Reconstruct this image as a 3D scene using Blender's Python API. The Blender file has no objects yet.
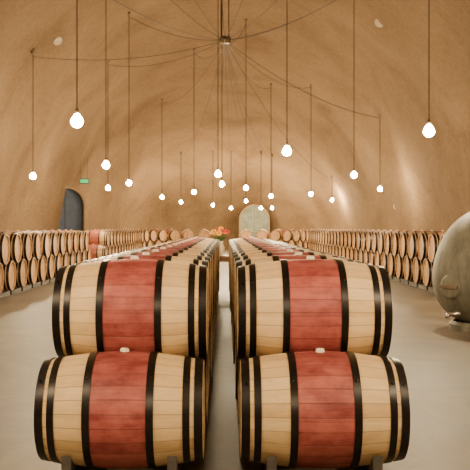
import bpy, bmesh, math, random
from mathutils import Vector, Matrix
random.seed(7)
F=820.0; CX=225.0; CY=228.0; CAMH=1.41
scene=bpy.context.scene
COL=scene.collection

# ---------------- helpers ----------------
def new_mat(name):
    m=bpy.data.materials.new(name); m.use_nodes=True
    nt=m.node_tree; nt.nodes.clear()
    out=nt.nodes.new('ShaderNodeOutputMaterial')
    b=nt.nodes.new('ShaderNodeBsdfPrincipled')
    nt.links.new(b.outputs[0],out.inputs[0])
    return m,nt,b
def simple(name,col,rough=.5,metal=0,noise=0.0,scale=20):
    m,nt,b=new_mat(name)
    b.inputs['Roughness'].default_value=rough; b.inputs['Metallic'].default_value=metal
    if noise>0:
        tc=nt.nodes.new('ShaderNodeTexCoord'); n=nt.nodes.new('ShaderNodeTexNoise')
        n.inputs['Scale'].default_value=scale; n.inputs['Detail'].default_value=4
        nt.links.new(tc.outputs['Object'],n.inputs['Vector'])
        r=nt.nodes.new('ShaderNodeValToRGB')
        r.color_ramp.elements[0].position=.3; r.color_ramp.elements[1].position=.7
        r.color_ramp.elements[0].color=tuple(c*(1-noise) for c in col)+(1,)
        r.color_ramp.elements[1].color=tuple(min(1,c*(1+noise)) for c in col)+(1,)
        nt.links.new(n.outputs['Fac'],r.inputs[0]); nt.links.new(r.outputs[0],b.inputs['Base Color'])
    else: b.inputs['Base Color'].default_value=tuple(col)+(1,)
    return m
def emis(name,col,s):
    m=bpy.data.materials.new(name); m.use_nodes=True; nt=m.node_tree; nt.nodes.clear()
    o=nt.nodes.new('ShaderNodeOutputMaterial'); e=nt.nodes.new('ShaderNodeEmission')
    e.inputs[0].default_value=tuple(col)+(1,); e.inputs[1].default_value=s
    nt.links.new(e.outputs[0],o.inputs[0]); return m
def mk(name,me,loc=(0,0,0),rot=(0,0,0),parent=None,scale=1):
    o=bpy.data.objects.new(name,me); COL.objects.link(o); o.location=loc; o.rotation_euler=rot
    o.scale=(scale,)*3
    if parent: o.parent=parent
    return o
def math_node(nt,op,a,b=None,c=None):
    n=nt.nodes.new('ShaderNodeMath'); n.operation=op
    for i,v in enumerate((a,b,c)):
        if v is None: continue
        if isinstance(v,(int,float)): n.inputs[i].default_value=v
        else: nt.links.new(v,n.inputs[i])
    return n.outputs[0]

class MB:
    """mesh builder"""
    def __init__(s): s.v=[];s.f=[];s.m=[];s.sm=[]
    def face(s,idx,m=0,sm=False): s.f.append(idx);s.m.append(m);s.sm.append(sm)
    def box(s,c,d,m=0,M=None):
        n=len(s.v)
        for dx in(-.5,.5):
            for dy in(-.5,.5):
                for dz in(-.5,.5):
                    p=Vector((c[0]+dx*d[0],c[1]+dy*d[1],c[2]+dz*d[2]))
                    s.v.append(M@p if M else p)
        for q in((0,1,3,2),(4,6,7,5),(0,4,5,1),(2,3,7,6),(0,2,6,4),(1,5,7,3)):
            s.face([n+i for i in q],m)
    def lathe(s,prof,m=0,N=48,sm=True,axis='z',c=(0,0,0),M=None):
        n=len(s.v)
        for (h,r) in prof:
            for k in range(N):
                t=2*math.pi*k/N; a=r*math.cos(t); b=r*math.sin(t)
                if axis=='x': p=Vector((c[0]+h,c[1]+a,c[2]+b))
                else: p=Vector((c[0]+a,c[1]+b,c[2]+h))
                s.v.append(M@p if M else p)
        for i in range(len(prof)-1):
            mm=m[i] if isinstance(m,(list,tuple)) else m
            for k in range(N):
                k2=(k+1)%N
                s.face([n+i*N+k,n+i*N+k2,n+(i+1)*N+k2,n+(i+1)*N+k],mm,sm)
    def tube(s,pts,r,m=0,N=6,M=None):
        n=len(s.v); pts=[Vector(p) for p in pts]
        for i,p in enumerate(pts):
            d=(pts[min(i+1,len(pts)-1)]-pts[max(i-1,0)]).normalized()
            u=d.cross(Vector((0,0,1)));
            if u.length<.01: u=Vector((1,0,0))
            u.normalize(); w=d.cross(u)
            for k in range(N):
                t=2*math.pi*k/N; q=p+r*(u*math.cos(t)+w*math.sin(t)); s.v.append(M@q if M else q)
        for i in range(len(pts)-1):
            for k in range(N):
                k2=(k+1)%N; s.face([n+i*N+k,n+i*N+k2,n+(i+1)*N+k2,n+(i+1)*N+k],m,True)
        s.face([n+k for k in range(N)],m); s.face([n+(len(pts)-1)*N+k for k in range(N)],m)
    def mesh(s,name,mats):
        me=bpy.data.meshes.new(name); me.from_pydata([tuple(p) for p in s.v],[],s.f)
        for m in mats: me.materials.append(m)
        for p,m,sm in zip(me.polygons,s.m,s.sm): p.material_index=m; p.use_smooth=sm
        me.update(); return me

# ---------------- room ----------------
HW,HL,YC,HZ=7.6,30.0,24.0,9.5
def rho(x,y): return ((abs(x)/HW)**3+(abs(y-YC)/HL)**3)**(1/3)
def ceil_z(x,y):
    r=min(.9999,rho(x,y)); return HZ*math.sqrt(1-r*r)

def wall_material():
    m,nt,b=new_mat('shotcrete_plaster')
    tc=nt.nodes.new('ShaderNodeTexCoord')
    n1=nt.nodes.new('ShaderNodeTexNoise'); n1.inputs['Scale'].default_value=.35; n1.inputs['Detail'].default_value=6; n1.inputs['Distortion'].default_value=.6
    n2=nt.nodes.new('ShaderNodeTexNoise'); n2.inputs['Scale'].default_value=6; n2.inputs['Detail'].default_value=10; n2.inputs['Roughness'].default_value=.8
    for n in(n1,n2): nt.links.new(tc.outputs['Object'],n.inputs['Vector'])
    r=nt.nodes.new('ShaderNodeValToRGB'); e=r.color_ramp.elements
    e[0].position=.36; e[0].color=(.17,.102,.05,1); e[1].position=.70; e[1].color=(.36,.238,.13,1)
    mixf=math_node(nt,'MULTIPLY_ADD',n2.outputs['Fac'],.5,math_node(nt,'MULTIPLY',n1.outputs['Fac'],.55))
    nt.links.new(mixf,r.inputs[0]); nt.links.new(r.outputs[0],b.inputs['Base Color'])
    b.inputs['Roughness'].default_value=.95; b.inputs['Specular IOR Level'].default_value=.2
    bp=nt.nodes.new('ShaderNodeBump'); bp.inputs['Strength'].default_value=.9; bp.inputs['Distance'].default_value=.16
    nt.links.new(n2.outputs['Fac'],bp.inputs['Height']); nt.links.new(bp.outputs[0],b.inputs['Normal'])
    return m
MW=wall_material()
mb=MB(); NU,NV=160,36
for j in range(NV+1):
    a=(j/NV)*math.pi/2; rr=math.cos(a); z=HZ*math.sin(a)
    for i in range(NU):
        t=2*math.pi*i/NU; ct,st=math.cos(t),math.sin(t)
        k=(abs(ct)**3+abs(st)**3)**(-1/3)
        w=1+.007*math.sin(9*t+5*a)+.005*math.sin(23*t-11*a)+.003*math.sin(41*t+17*a)
        mb.v.append(Vector((HW*rr*k*ct*w,YC+HL*rr*k*st*w,z)))
for j in range(NV):
    for i in range(NU):
        i2=(i+1)%NU; mb.face([j*NU+i,(j+1)*NU+i,(j+1)*NU+i2,j*NU+i2],0,True)
mk('ceiling_vault',mb.mesh('vault',[MW]))

m,nt,b=new_mat('concrete_floor')
tc=nt.nodes.new('ShaderNodeTexCoord')
n1=nt.nodes.new('ShaderNodeTexNoise'); n1.inputs['Scale'].default_value=.8; n1.inputs['Detail'].default_value=10; n1.inputs['Roughness'].default_value=.78; n1.inputs['Distortion'].default_value=1.0
nt.links.new(tc.outputs['Object'],n1.inputs['Vector'])
r=nt.nodes.new('ShaderNodeValToRGB'); e=r.color_ramp.elements
e[0].position=.36; e[0].color=(.065,.05,.034,1); e[1].position=.64; e[1].color=(.19,.15,.10,1)
nt.links.new(n1.outputs['Fac'],r.inputs[0]); nt.links.new(r.outputs[0],b.inputs['Base Color'])
rr2=nt.nodes.new('ShaderNodeMapRange'); rr2.inputs['To Min'].default_value=.34; rr2.inputs['To Max'].default_value=.7
nt.links.new(n1.outputs['Fac'],rr2.inputs['Value']); nt.links.new(rr2.outputs[0],b.inputs['Roughness'])
mb=MB(); mb.box((0,YC,-.05),(HW*2+.6,HL*2+1,.1)); mk('floor',mb.mesh('floor',[m]))

# ---------------- barrel materials ----------------
def stave_mat(name,cA,cB,rough,nstave=26,head=False,patch=.25):
    m,nt,b=new_mat(name)
    tc=nt.nodes.new('ShaderNodeTexCoord'); sp=nt.nodes.new('ShaderNodeSeparateXYZ')
    nt.links.new(tc.outputs['Object'],sp.inputs[0])
    oi=nt.nodes.new('ShaderNodeObjectInfo')
    if head: u=math_node(nt,'MULTIPLY',sp.outputs['Y'],11)
    else: u=math_node(nt,'MULTIPLY',math_node(nt,'ARCTAN2',sp.outputs['Z'],sp.outputs['Y']),nstave/(2*math.pi))
    u=math_node(nt,'ADD',u,40.3)
    fl=math_node(nt,'FLOOR',u); fr=math_node(nt,'FRACT',u)
    edge=math_node(nt,'ABSOLUTE',math_node(nt,'SUBTRACT',fr,.5))
    groove=nt.nodes.new('ShaderNodeMapRange'); groove.inputs['From Min'].default_value=.45; groove.inputs['From Max'].default_value=.5
    groove.inputs['To Min'].default_value=1; groove.inputs['To Max'].default_value=.5
    nt.links.new(edge,groove.inputs['Value'])
    wn=nt.nodes.new('ShaderNodeTexWhiteNoise'); wn.noise_dimensions='2D'
    cb=nt.nodes.new('ShaderNodeCombineXYZ'); nt.links.new(fl,cb.inputs[0]); nt.links.new(math_node(nt,'MULTIPLY',oi.outputs['Random'],97),cb.inputs[1])
    nt.links.new(cb.outputs[0],wn.inputs['Vector'])
    cb2=nt.nodes.new('ShaderNodeCombineXYZ'); nt.links.new(math_node(nt,'MULTIPLY',oi.outputs['Random'],53),cb2.inputs[0])
    def noise(sc,det):
        mp=nt.nodes.new('ShaderNodeMapping'); mp.inputs['Scale'].default_value=sc
        nt.links.new(tc.outputs['Object'],mp.inputs[0])
        va=nt.nodes.new('ShaderNodeVectorMath'); va.operation='ADD'; nt.links.new(mp.outputs[0],va.inputs[0]); nt.links.new(cb2.outputs[0],va.inputs[1])
        gn=nt.nodes.new('ShaderNodeTexNoise'); gn.inputs['Scale'].default_value=1; gn.inputs['Detail'].default_value=det; gn.inputs['Roughness'].default_value=.65
        nt.links.new(va.outputs[0],gn.inputs['Vector']); return gn.outputs['Fac']
    gn=noise((3,60,60) if not head else (60,60,3),6)
    pn=noise((6,9,9),6)
    fac=math_node(nt,'ADD',math_node(nt,'MULTIPLY',wn.outputs['Value'],.35),math_node(nt,'MULTIPLY',gn,.5))
    fac=math_node(nt,'MULTIPLY_ADD',math_node(nt,'SUBTRACT',pn,.5),patch*4,fac)
    r=nt.nodes.new('ShaderNodeValToRGB'); e=r.color_ramp.elements
    e[0].position=.12; e[0].color=cA+(1,); e[1].position=.75; e[1].color=cB+(1,)
    nt.links.new(fac,r.inputs[0])
    objv=math_node(nt,'MULTIPLY_ADD',oi.outputs['Random'],.25,.85)
    mul=nt.nodes.new('ShaderNodeVectorMath'); mul.operation='SCALE'
    nt.links.new(r.outputs[0],mul.inputs[0]); nt.links.new(math_node(nt,'MULTIPLY',groove.outputs[0],objv),mul.inputs['Scale'])
    nt.links.new(mul.outputs[0],b.inputs['Base Color'])
    b.inputs['Roughness'].default_value=rough; b.inputs['Specular IOR Level'].default_value=.35
    bp=nt.nodes.new('ShaderNodeBump'); bp.inputs['Strength'].default_value=.6; bp.inputs['Distance'].default_value=.004
    nt.links.new(math_node(nt,'ADD',groove.outputs[0],math_node(nt,'MULTIPLY',gn,.3)),bp.inputs['Height'])
    nt.links.new(bp.outputs[0],b.inputs['Normal'])
    return m
M_wood=stave_mat('oak_staves',(.54,.34,.155),(.86,.63,.34),.55,patch=.14)
M_red=stave_mat('wine_stained_oak',(.20,.032,.032),(.47,.125,.105),.5,patch=.4)
M_head=stave_mat('oak_head',(.22,.11,.04),(.42,.24,.10),.55,head=True)
M_hoop=simple('black_steel_hoop',(.014,.011,.010),.36,.6,.3,30)
M_bung=simple('silicone_bung',(.75,.66,.52),.5)
M_wood_d=stave_mat('aged_oak_staves',(.33,.17,.07),(.60,.38,.18),.5)
M_red_d=stave_mat('aged_stained_oak',(.24,.05,.035),(.42,.12,.07),.55)
M_head_d=stave_mat('aged_oak_head',(.36,.18,.075),(.64,.39,.18),.55,head=True)

HLn,RB,RE=.445,.32,.268
def R(x): return RB-(RB-RE)*(abs(x)/HLn)**1.9
def barrel_mesh(name,mats,N):
    mb=MB()
    for sgn in(-1,1):
        p=[(-HLn+.03,.003),(-HLn+.03,.25)],[(-HLn+.03,.25),(-HLn,.25)],[(-HLn,.25),(-HLn,RE)]
        for k,q in enumerate(p):
            q=list(q)
            if sgn==1: q=[(-x,r) for x,r in q][::-1]
            mb.lathe(q,2 if k==0 else 0,N,False,'x')
    xs=[-HLn,-.42,-.38,-.32,-.26,-.21,-.163,-.12,-.06,0,.06,.12,.163,.21,.26,.32,.38,.42,HLn]
    mats_i=[1 if abs((xs[i]+xs[i+1])/2)<.163 else 0 for i in range(len(xs)-1)]
    mb.lathe([(x,R(x)) for x in xs],mats_i,N,True,'x')
    h=.006
    for a,b_ in((.398,.443),(.338,.376),(.147,.187)):
        for s in(-1,1):
            x0,x1=sorted((s*a,s*b_))
            mb.lathe([(x0,R(x0)-.002),(x0,R(x0)+h)],3,N,False,'x')
            mb.lathe([(x0,R(x0)+h),(x1,R(x1)+h)],3,N,True,'x')
            mb.lathe([(x1,R(x1)+h),(x1,R(x1)-.002)],3,N,False,'x')
            mb.lathe([(RB-.03,.008),(R(x0)+h+.004,.007),(R(x0)+h+.005,.001)],3,8,True,'z',((x0+x1)/2,0,0),
                     Matrix.Rotation(math.radians(50),4,'X'))
    mb.lathe([(RB-.02,.026),(RB+.008,.026),(RB+.018,.02),(RB+.019,.001)],4,14,True,'z')
    return mb.mesh(name,mats)
BM=barrel_mesh('wine_barrel',[M_wood,M_red,M_head,M_hoop,M_bung],52)
BM2=barrel_mesh('cellar_barrel',[M_wood_d,M_red_d,M_head_d,M_hoop,M_bung],32)
M_steel=simple('rack_steel',(.12,.11,.10),.45,.7,.2,20)

def add_skids(mb,x,y,ang,s=1):
    M=Matrix.Translation((x,y,0))@Matrix.Rotation(ang,4,'Z')
    zo=.096
    for ox in(-.28,.28):
        mb.box((ox*s,0,zo/2),(.05,.72*s,zo),0,M)
        for sg in(-1,1):
            n=len(mb.v)
            for dx in(-.025,.025):
                for (yy,zz) in((.09,.09),(.25,.09),(.25,.205)):
                    mb.v.append(M@Vector((ox*s+dx,sg*yy*s,zz)))
            for q in((0,1,2),(3,5,4),(0,3,4,1),(1,4,5,2),(0,2,5,3)): mb.face([n+i for i in q])
SP=.8
for side in(-1,1):
    mb=MB()
    y=4.58; n=16
    xb=-.56 if side<0 else .528
    xt=-.553 if side<0 else .518
    for i in range(n):
        yy=y+SP*i
        mk('wine_barrel',BM,(xb+random.uniform(-.006,.006),yy,.40),(random.uniform(-.06,.06),0,0))
        add_skids(mb,xb,yy,0)
        if i<n-1:
            mk('wine_barrel',BM,(xt+random.uniform(-.006,.006),yy+SP/2,.902),(random.uniform(-.06,.06),0,0))
    mk('barrel_rack',mb.mesh('barrel_rack',[M_steel]))
def row(path_pts,SP=.96,S=1.12):
    pts=[Vector(p) for p in path_pts]
    L=[0]
    for i in range(len(pts)-1): L.append(L[-1]+(pts[i+1]-pts[i]).length)
    def at(s):
        for i in range(len(pts)-1):
            if s<=L[i+1] or i==len(pts)-2:
                t=(s-L[i])/(L[i+1]-L[i]); d=(pts[i+1]-pts[i]).normalized()
                return pts[i]+t*(pts[i+1]-pts[i]),d
    mb=MB(); n=int(L[-1]/SP); zb=.08+.32*S; zt=zb+math.sqrt((.648*S)**2-(SP/2)**2)
    for i in range(n+1):
        p,d=at(i*SP); ang=math.atan2(-d.x,d.y)
        mk('cellar_barrel',BM2,(p.x,p.y,zb),(random.uniform(-.1,.1),0,ang),None,S); add_skids(mb,p.x,p.y,ang,S)
        if i<n:
            q,d=at((i+.5)*SP); ang=math.atan2(-d.x,d.y)
            mk('cellar_barrel',BM2,(q.x,q.y,zt),(random.uniform(-.1,.1),0,ang),None,S)
    mk('barrel_rack',mb.mesh('barrel_rack_side',[M_steel]))
row([(-4.85,12.0),(-4.85,26.5)])
def arc(s):
    return [(s*4.9,30.5 if s<0 else 13.2),(s*4.9,43)]+[(s*(1.9+3*math.cos(a)),43+4*math.sin(a)) for a in [math.radians(15*k) for k in range(1,7)]]+[(s*.6,47)]
row(arc(-1)); row(arc(1))

# ---------------- lamps ----------------
LP=[(77,121),(33,176),(106,165),(129,183),(108,188),(162,197),(181,202),(194,192),(218,174),(222,184),(246,188),
    (287,151),(429,131),(354,175),(311,194),(332,200),(380,189),(271,196),(272,208),(213,205),(231,208),(246,201),(261,208)]
H0=1.5
lamps=[]
for (px,py) in LP:
    d=F*H0/(CY-py); d=min(d,47.5)
    hz=(CY-py)*d/F; x=(px-CX)*d/F
    lamps.append((x,d,CAMH+hz))
lamps+=[(-2.4,2.4,2.95),(2.4,2.4,2.95),(0,-.8,2.95),(-4.6,7,2.95),(4.6,7,2.95)]  # added pendants out of view, put in to light the front barrels
M_bulb=emis('bulb_glow',(1.0,.775,.465),1650)
M_cord=simple('black_cord',(.05,.032,.02),.7)
M_brass=simple('socket_dark_brass',(.12,.08,.04),.4,.8)
hub=Vector((0,25.5,7.25))
bulbme=MB(); bulbme.lathe([(-.075,.002),(-.069,.03),(-.05,.054),(-.02,.068),(.005,.069),(.03,.058),(.055,.036),(.08,.026)],0,14,True)
bulbme.v=[p*1.25 for p in bulbme.v]
bulbme=bulbme.mesh('bulb',[M_bulb])
cab=MB()
for (x,y,z) in lamps:
    top=ceil_z(x,y)
    mb=MB()
    mb.lathe([(.085,.024),(.09,.034),(.15,.030),(.18,.012),(.185,.002)],1,12)
    mb.tube([(0,0,.18),(0,0,top-z+.05)],.005+.00025*y,0,6)
    mb.lathe([(top-z-.06,.01),(top-z-.05,.06),(top-z+.1,.06)],1,12)
    o=mk('pendant_lamp',mb.mesh('pendant_lamp',[M_cord,M_brass]),(x,y,z))
    mk('bulb',bulbme,(0,0,0),parent=o)
    if y>5:
        e=Vector((x,y,top-.15)); L=(e-hub).length; pts=[]
        for k in range(17):
            t=k/16; p=hub.lerp(e,t); p.z-=4*t*(1-t)*(.035*L+.1)
            p.z=min(p.z,ceil_z(p.x,p.y)-.05); pts.append(p)
        cab.tube(pts,.0095,0,5)
cab.lathe([(-.1,.01),(-.09,.17),(.08,.2),(.13,.05),(.14,.01)],1,20,True,'z',tuple(hub))
cab.tube([hub+Vector((-.12,0,.05)),(-.12,25.5,ceil_z(0,25.5))],.015,0)
cab.tube([hub+Vector((.12,0,.05)),(.12,25.5,ceil_z(0,25.5))],.015,0)
mk('lamp_cable_hub',cab.mesh('lamp_cable_hub',[M_cord,M_brass]))

# ---------------- doors ----------------
M_slate=simple('slate_blue_door',(.018,.036,.075),.55,0,.3,3)
M_slate2=simple('slate_blue_rail',(.013,.026,.055),.55)
M_frame=simple('portal_stucco',(.27,.18,.10),.9,0,.15,5)
M_glassdk=simple('passage_grey_green',(.15,.16,.11),.6,0,.3,3)
M_glass2=simple('grey_green_rail',(.10,.11,.08),.6)
def portal(name,loc,rotz,w,h,depth,mats):
    mb=MB(); N=20
    def prof(hw,top):
        sp=top-hw; pts=[(-hw,0),(-hw,sp)]
        pts+=[(-hw*math.cos(math.pi*k/N),sp+hw*math.sin(math.pi*k/N)) for k in range(1,N)]
        return pts+[(hw,sp),(hw,0)]
    A=prof(w/2,h); B=prof(w/2+.08,h+.08)
    K=len(A)
    for (P,y) in((A,0),(B,0),(A,.35),(B,depth)):
        for p in P: mb.v.append(Vector((p[0],y,p[1])))
    for i in range(K-1):
        mb.face([i,i+1,K+i+1,K+i],0); mb.face([i,2*K+i,2*K+i+1,i+1],0,True); mb.face([K+i,K+i+1,3*K+i+1,3*K+i],0,True)
    mb.face([2*K+i for i in range(K)],1)
    mb.box((0,.335,h/2),(.04,.03,h-.05),2)
    for zz in(1.1,): mb.box((0,.335,zz),(w*.96,.025,.1),2)
    mb.lathe([(0,.02),(.12,.02),(.12,.001)],2,10,True,'z',(w*.08,.3,1.05))
    mk(name,mb.mesh(name,mats),loc,(0,0,rotz))
portal('door_1',(-6.9,36.0,0),math.radians(30),1.55,3.15,1.6,[M_frame,M_slate,M_slate2])
portal('door_2',(1.85,51.4,0),0,1.75,2.8,2.0,[M_frame,M_glassdk,M_glass2])

M_green=emis('exit_green',(.15,.9,.25),1.2)
mb=MB(); mb.box((0,0,0),(.42,.07,.22),0); mb.box((0,-.04,0),(.36,.01,.16),1)
for sx in(-.15,.15): mb.tube([(sx,0,.1),(sx,0,ceil_z(-6.35,37)-3.55)],.006,0)
mk('exit_sign',mb.mesh('exit_sign',[M_hoop,M_green]),(-6.35,37,3.52),(0,0,.3))

M_white=simple('enamel_beige',(.45,.37,.26),.5)
def on_ceiling(px,py):
    dx=(px-CX)/F; dz=(CY-py)/F; t=5
    while t<53:
        if CAMH+dz*t>ceil_z(dx*t,t): break
        t+=.05
    return Vector((dx*t,t,CAMH+dz*t))
for px,py in((57,40),(380,22),(397,206)):
    p=on_ceiling(px,py)
    c=Vector((0,p.y-4,1.5)); d=(c-p).normalized()
    q=Vector((0,0,1)).rotation_difference(d)
    mb=MB(); mb.lathe([(-.15,.14),(.06,.15),(.09,.13),(.06,.1),(.05,.002)],0,24)
    o=mk('ceiling_speaker',mb.mesh('ceiling_speaker',[M_white]),p); o.rotation_euler=q.to_euler()

# ---------------- concrete egg tank ----------------
m,nt,b=new_mat('raw_concrete')
tc=nt.nodes.new('ShaderNodeTexCoord'); mp=nt.nodes.new('ShaderNodeMapping'); mp.inputs['Scale'].default_value=(8,8,2.2)
n=nt.nodes.new('ShaderNodeTexNoise'); n.inputs['Scale'].default_value=1; n.inputs['Detail'].default_value=9; n.inputs['Roughness'].default_value=.7
nt.links.new(tc.outputs['Object'],mp.inputs[0]); nt.links.new(mp.outputs[0],n.inputs['Vector'])
r=nt.nodes.new('ShaderNodeValToRGB'); e=r.color_ramp.elements
e[0].position=.3; e[0].color=(.075,.073,.056,1); e[1].position=.7; e[1].color=(.21,.198,.15,1)
nt.links.new(n.outputs['Fac'],r.inputs[0]); nt.links.new(r.outputs[0],b.inputs['Base Color']); b.inputs['Roughness'].default_value=.6
bp=nt.nodes.new('ShaderNodeBump'); bp.inputs['Strength'].default_value=.4; bp.inputs['Distance'].default_value=.02
nt.links.new(n.outputs['Fac'],bp.inputs['Height']); nt.links.new(bp.outputs[0],b.inputs['Normal'])
M_ss=simple('stainless',(.5,.47,.42),.3,1)
mb=MB()
mb.lathe([(0,.45),(.08,.45),(.12,.40)],0,48,False)
eg=[]
for k in range(33):
    a=math.pi*k/32; z=-math.cos(a)
    zz=.68+(z*.62 if z<0 else z*1.0); rr=.68*math.sin(a)**(.92 if z<0 else 1.12)
    eg.append((max(.08,zz),max(.003,rr)))
mb.lathe(eg,0,64)
mb.lathe([(1.62,.14),(1.70,.14),(1.72,.12),(1.72,.002)],1,32)
Mr=Matrix.Rotation(math.radians(215),4,'Z')
mb.lathe([(.6,.16),(.69,.16),(.70,.13),(.69,.002)],0,32,True,'x',(0,0,.62),Mr)
mb.box((.715,0,.62),(.03,.30,.04),1,Mr)
mb.tube([(.5,.0,.25),(.72,0,.25),(.74,0,.2)],.03,1,10,Mr)
mk('concrete_egg_tank',mb.mesh('egg_tank',[m,M_ss]),(3.58,11.4,0))

# ---------------- table with flowers ----------------
M_tw=simple('table_wood',(.16,.08,.04),.5,0,.3,8)
mb=MB(); mb.box((0,0,.77),(1.1,.6,.05))
for sx in(-.48,.48):
    for sy in(-.24,.24): mb.box((sx,sy,.375),(.06,.06,.75))
mb.box((0,0,.7),(1.0,.5,.08))
mk('tasting_table',mb.mesh('tasting_table',[M_tw]),(0,18.4,0))
M_vase=simple('ceramic_vase',(.5,.42,.3),.3); M_stem=simple('stems',(.04,.13,.02),.6)
M_yel=simple('yellow_petals',(.85,.42,.01),.5); M_rd=simple('red_petals',(.55,.03,.01),.5); M_or=simple('flower_centre',(.12,.05,.02),.7)
mb=MB(); mb.lathe([(0,.06),(.05,.09),(.18,.1),(.28,.06),(.32,.075),(.31,.06),(.2,.05)],0,24)
for k in range(18):
    a=2.4*k; rr=.02+.045*math.sqrt(k)*.9; hx,hy=rr*math.cos(a),rr*math.sin(a); hz=.60-.55*rr+random.uniform(-.05,.03)
    mb.tube([(0,0,.2),(hx*.4,hy*.4,.38),(hx,hy,hz)],.006,1,5)
    d=Vector((hx*1.6,hy*1.6-.35,.3)).normalized(); Mx=Matrix.Translation((hx,hy,hz))@Vector((0,0,1)).rotation_difference(d).to_matrix().to_4x4()
    pm=3 if k%3==1 else 2
    for j in range(10):
        t=2*math.pi*j/10; u=Vector((math.cos(t),math.sin(t),0)); w=Vector((-math.sin(t),math.cos(t),0)); n=len(mb.v)
        for p in(u*.015-w*.008,u*.045-w*.016+Vector((0,0,.008)),u*.075,u*.045+w*.016+Vector((0,0,.008)),u*.015+w*.008): mb.v.append(Mx@p)
        mb.face([n,n+1,n+2,n+3,n+4],pm)
    mb.lathe([(-.005,.02),(.008,.018),(.012,.002)],4,10,True,'z',(0,0,0),Mx)
for k in range(12):
    a=k*.9; u=Vector((math.cos(a),math.sin(a),0)); w=Vector((-math.sin(a),math.cos(a),0)); n=len(mb.v)
    for p in(u*.04+Vector((0,0,.32)),u*.13-w*.035+Vector((0,0,.4)),u*.2+Vector((0,0,.42)),u*.13+w*.035+Vector((0,0,.4))): mb.v.append(p)
    mb.face([n,n+1,n+2,n+3],1)
mk('flower_arrangement',mb.mesh('flower_arrangement',[M_vase,M_stem,M_yel,M_rd,M_or]),(-.11,18.4,.795))
M_bot=simple('bottle_glass',(.015,.03,.01),.1)
for bx in(-.38,.2,.3):
    mb=MB(); mb.lathe([(0,.002),(0,.037),(.19,.037),(.23,.015),(.3,.014),(.3,.002)],0,20)
    mk('wine_bottle',mb.mesh('wine_bottle',[M_bot]),(bx,18.25,.795))

w=bpy.data.worlds.new('World'); scene.world=w; w.use_nodes=True
w.node_tree.nodes['Background'].inputs[0].default_value=(.1,.07,.04,1)
cam=bpy.data.cameras.new('Camera'); cam.sensor_width=36; cam.lens=F/470*36
cam.shift_x=(235-CX)/470; cam.shift_y=-(235-CY)/470; cam.clip_end=200
co=bpy.data.objects.new('Camera',cam); COL.objects.link(co); co.location=(0,0,CAMH); co.rotation_euler=(math.pi/2,0,0)
scene.camera=co
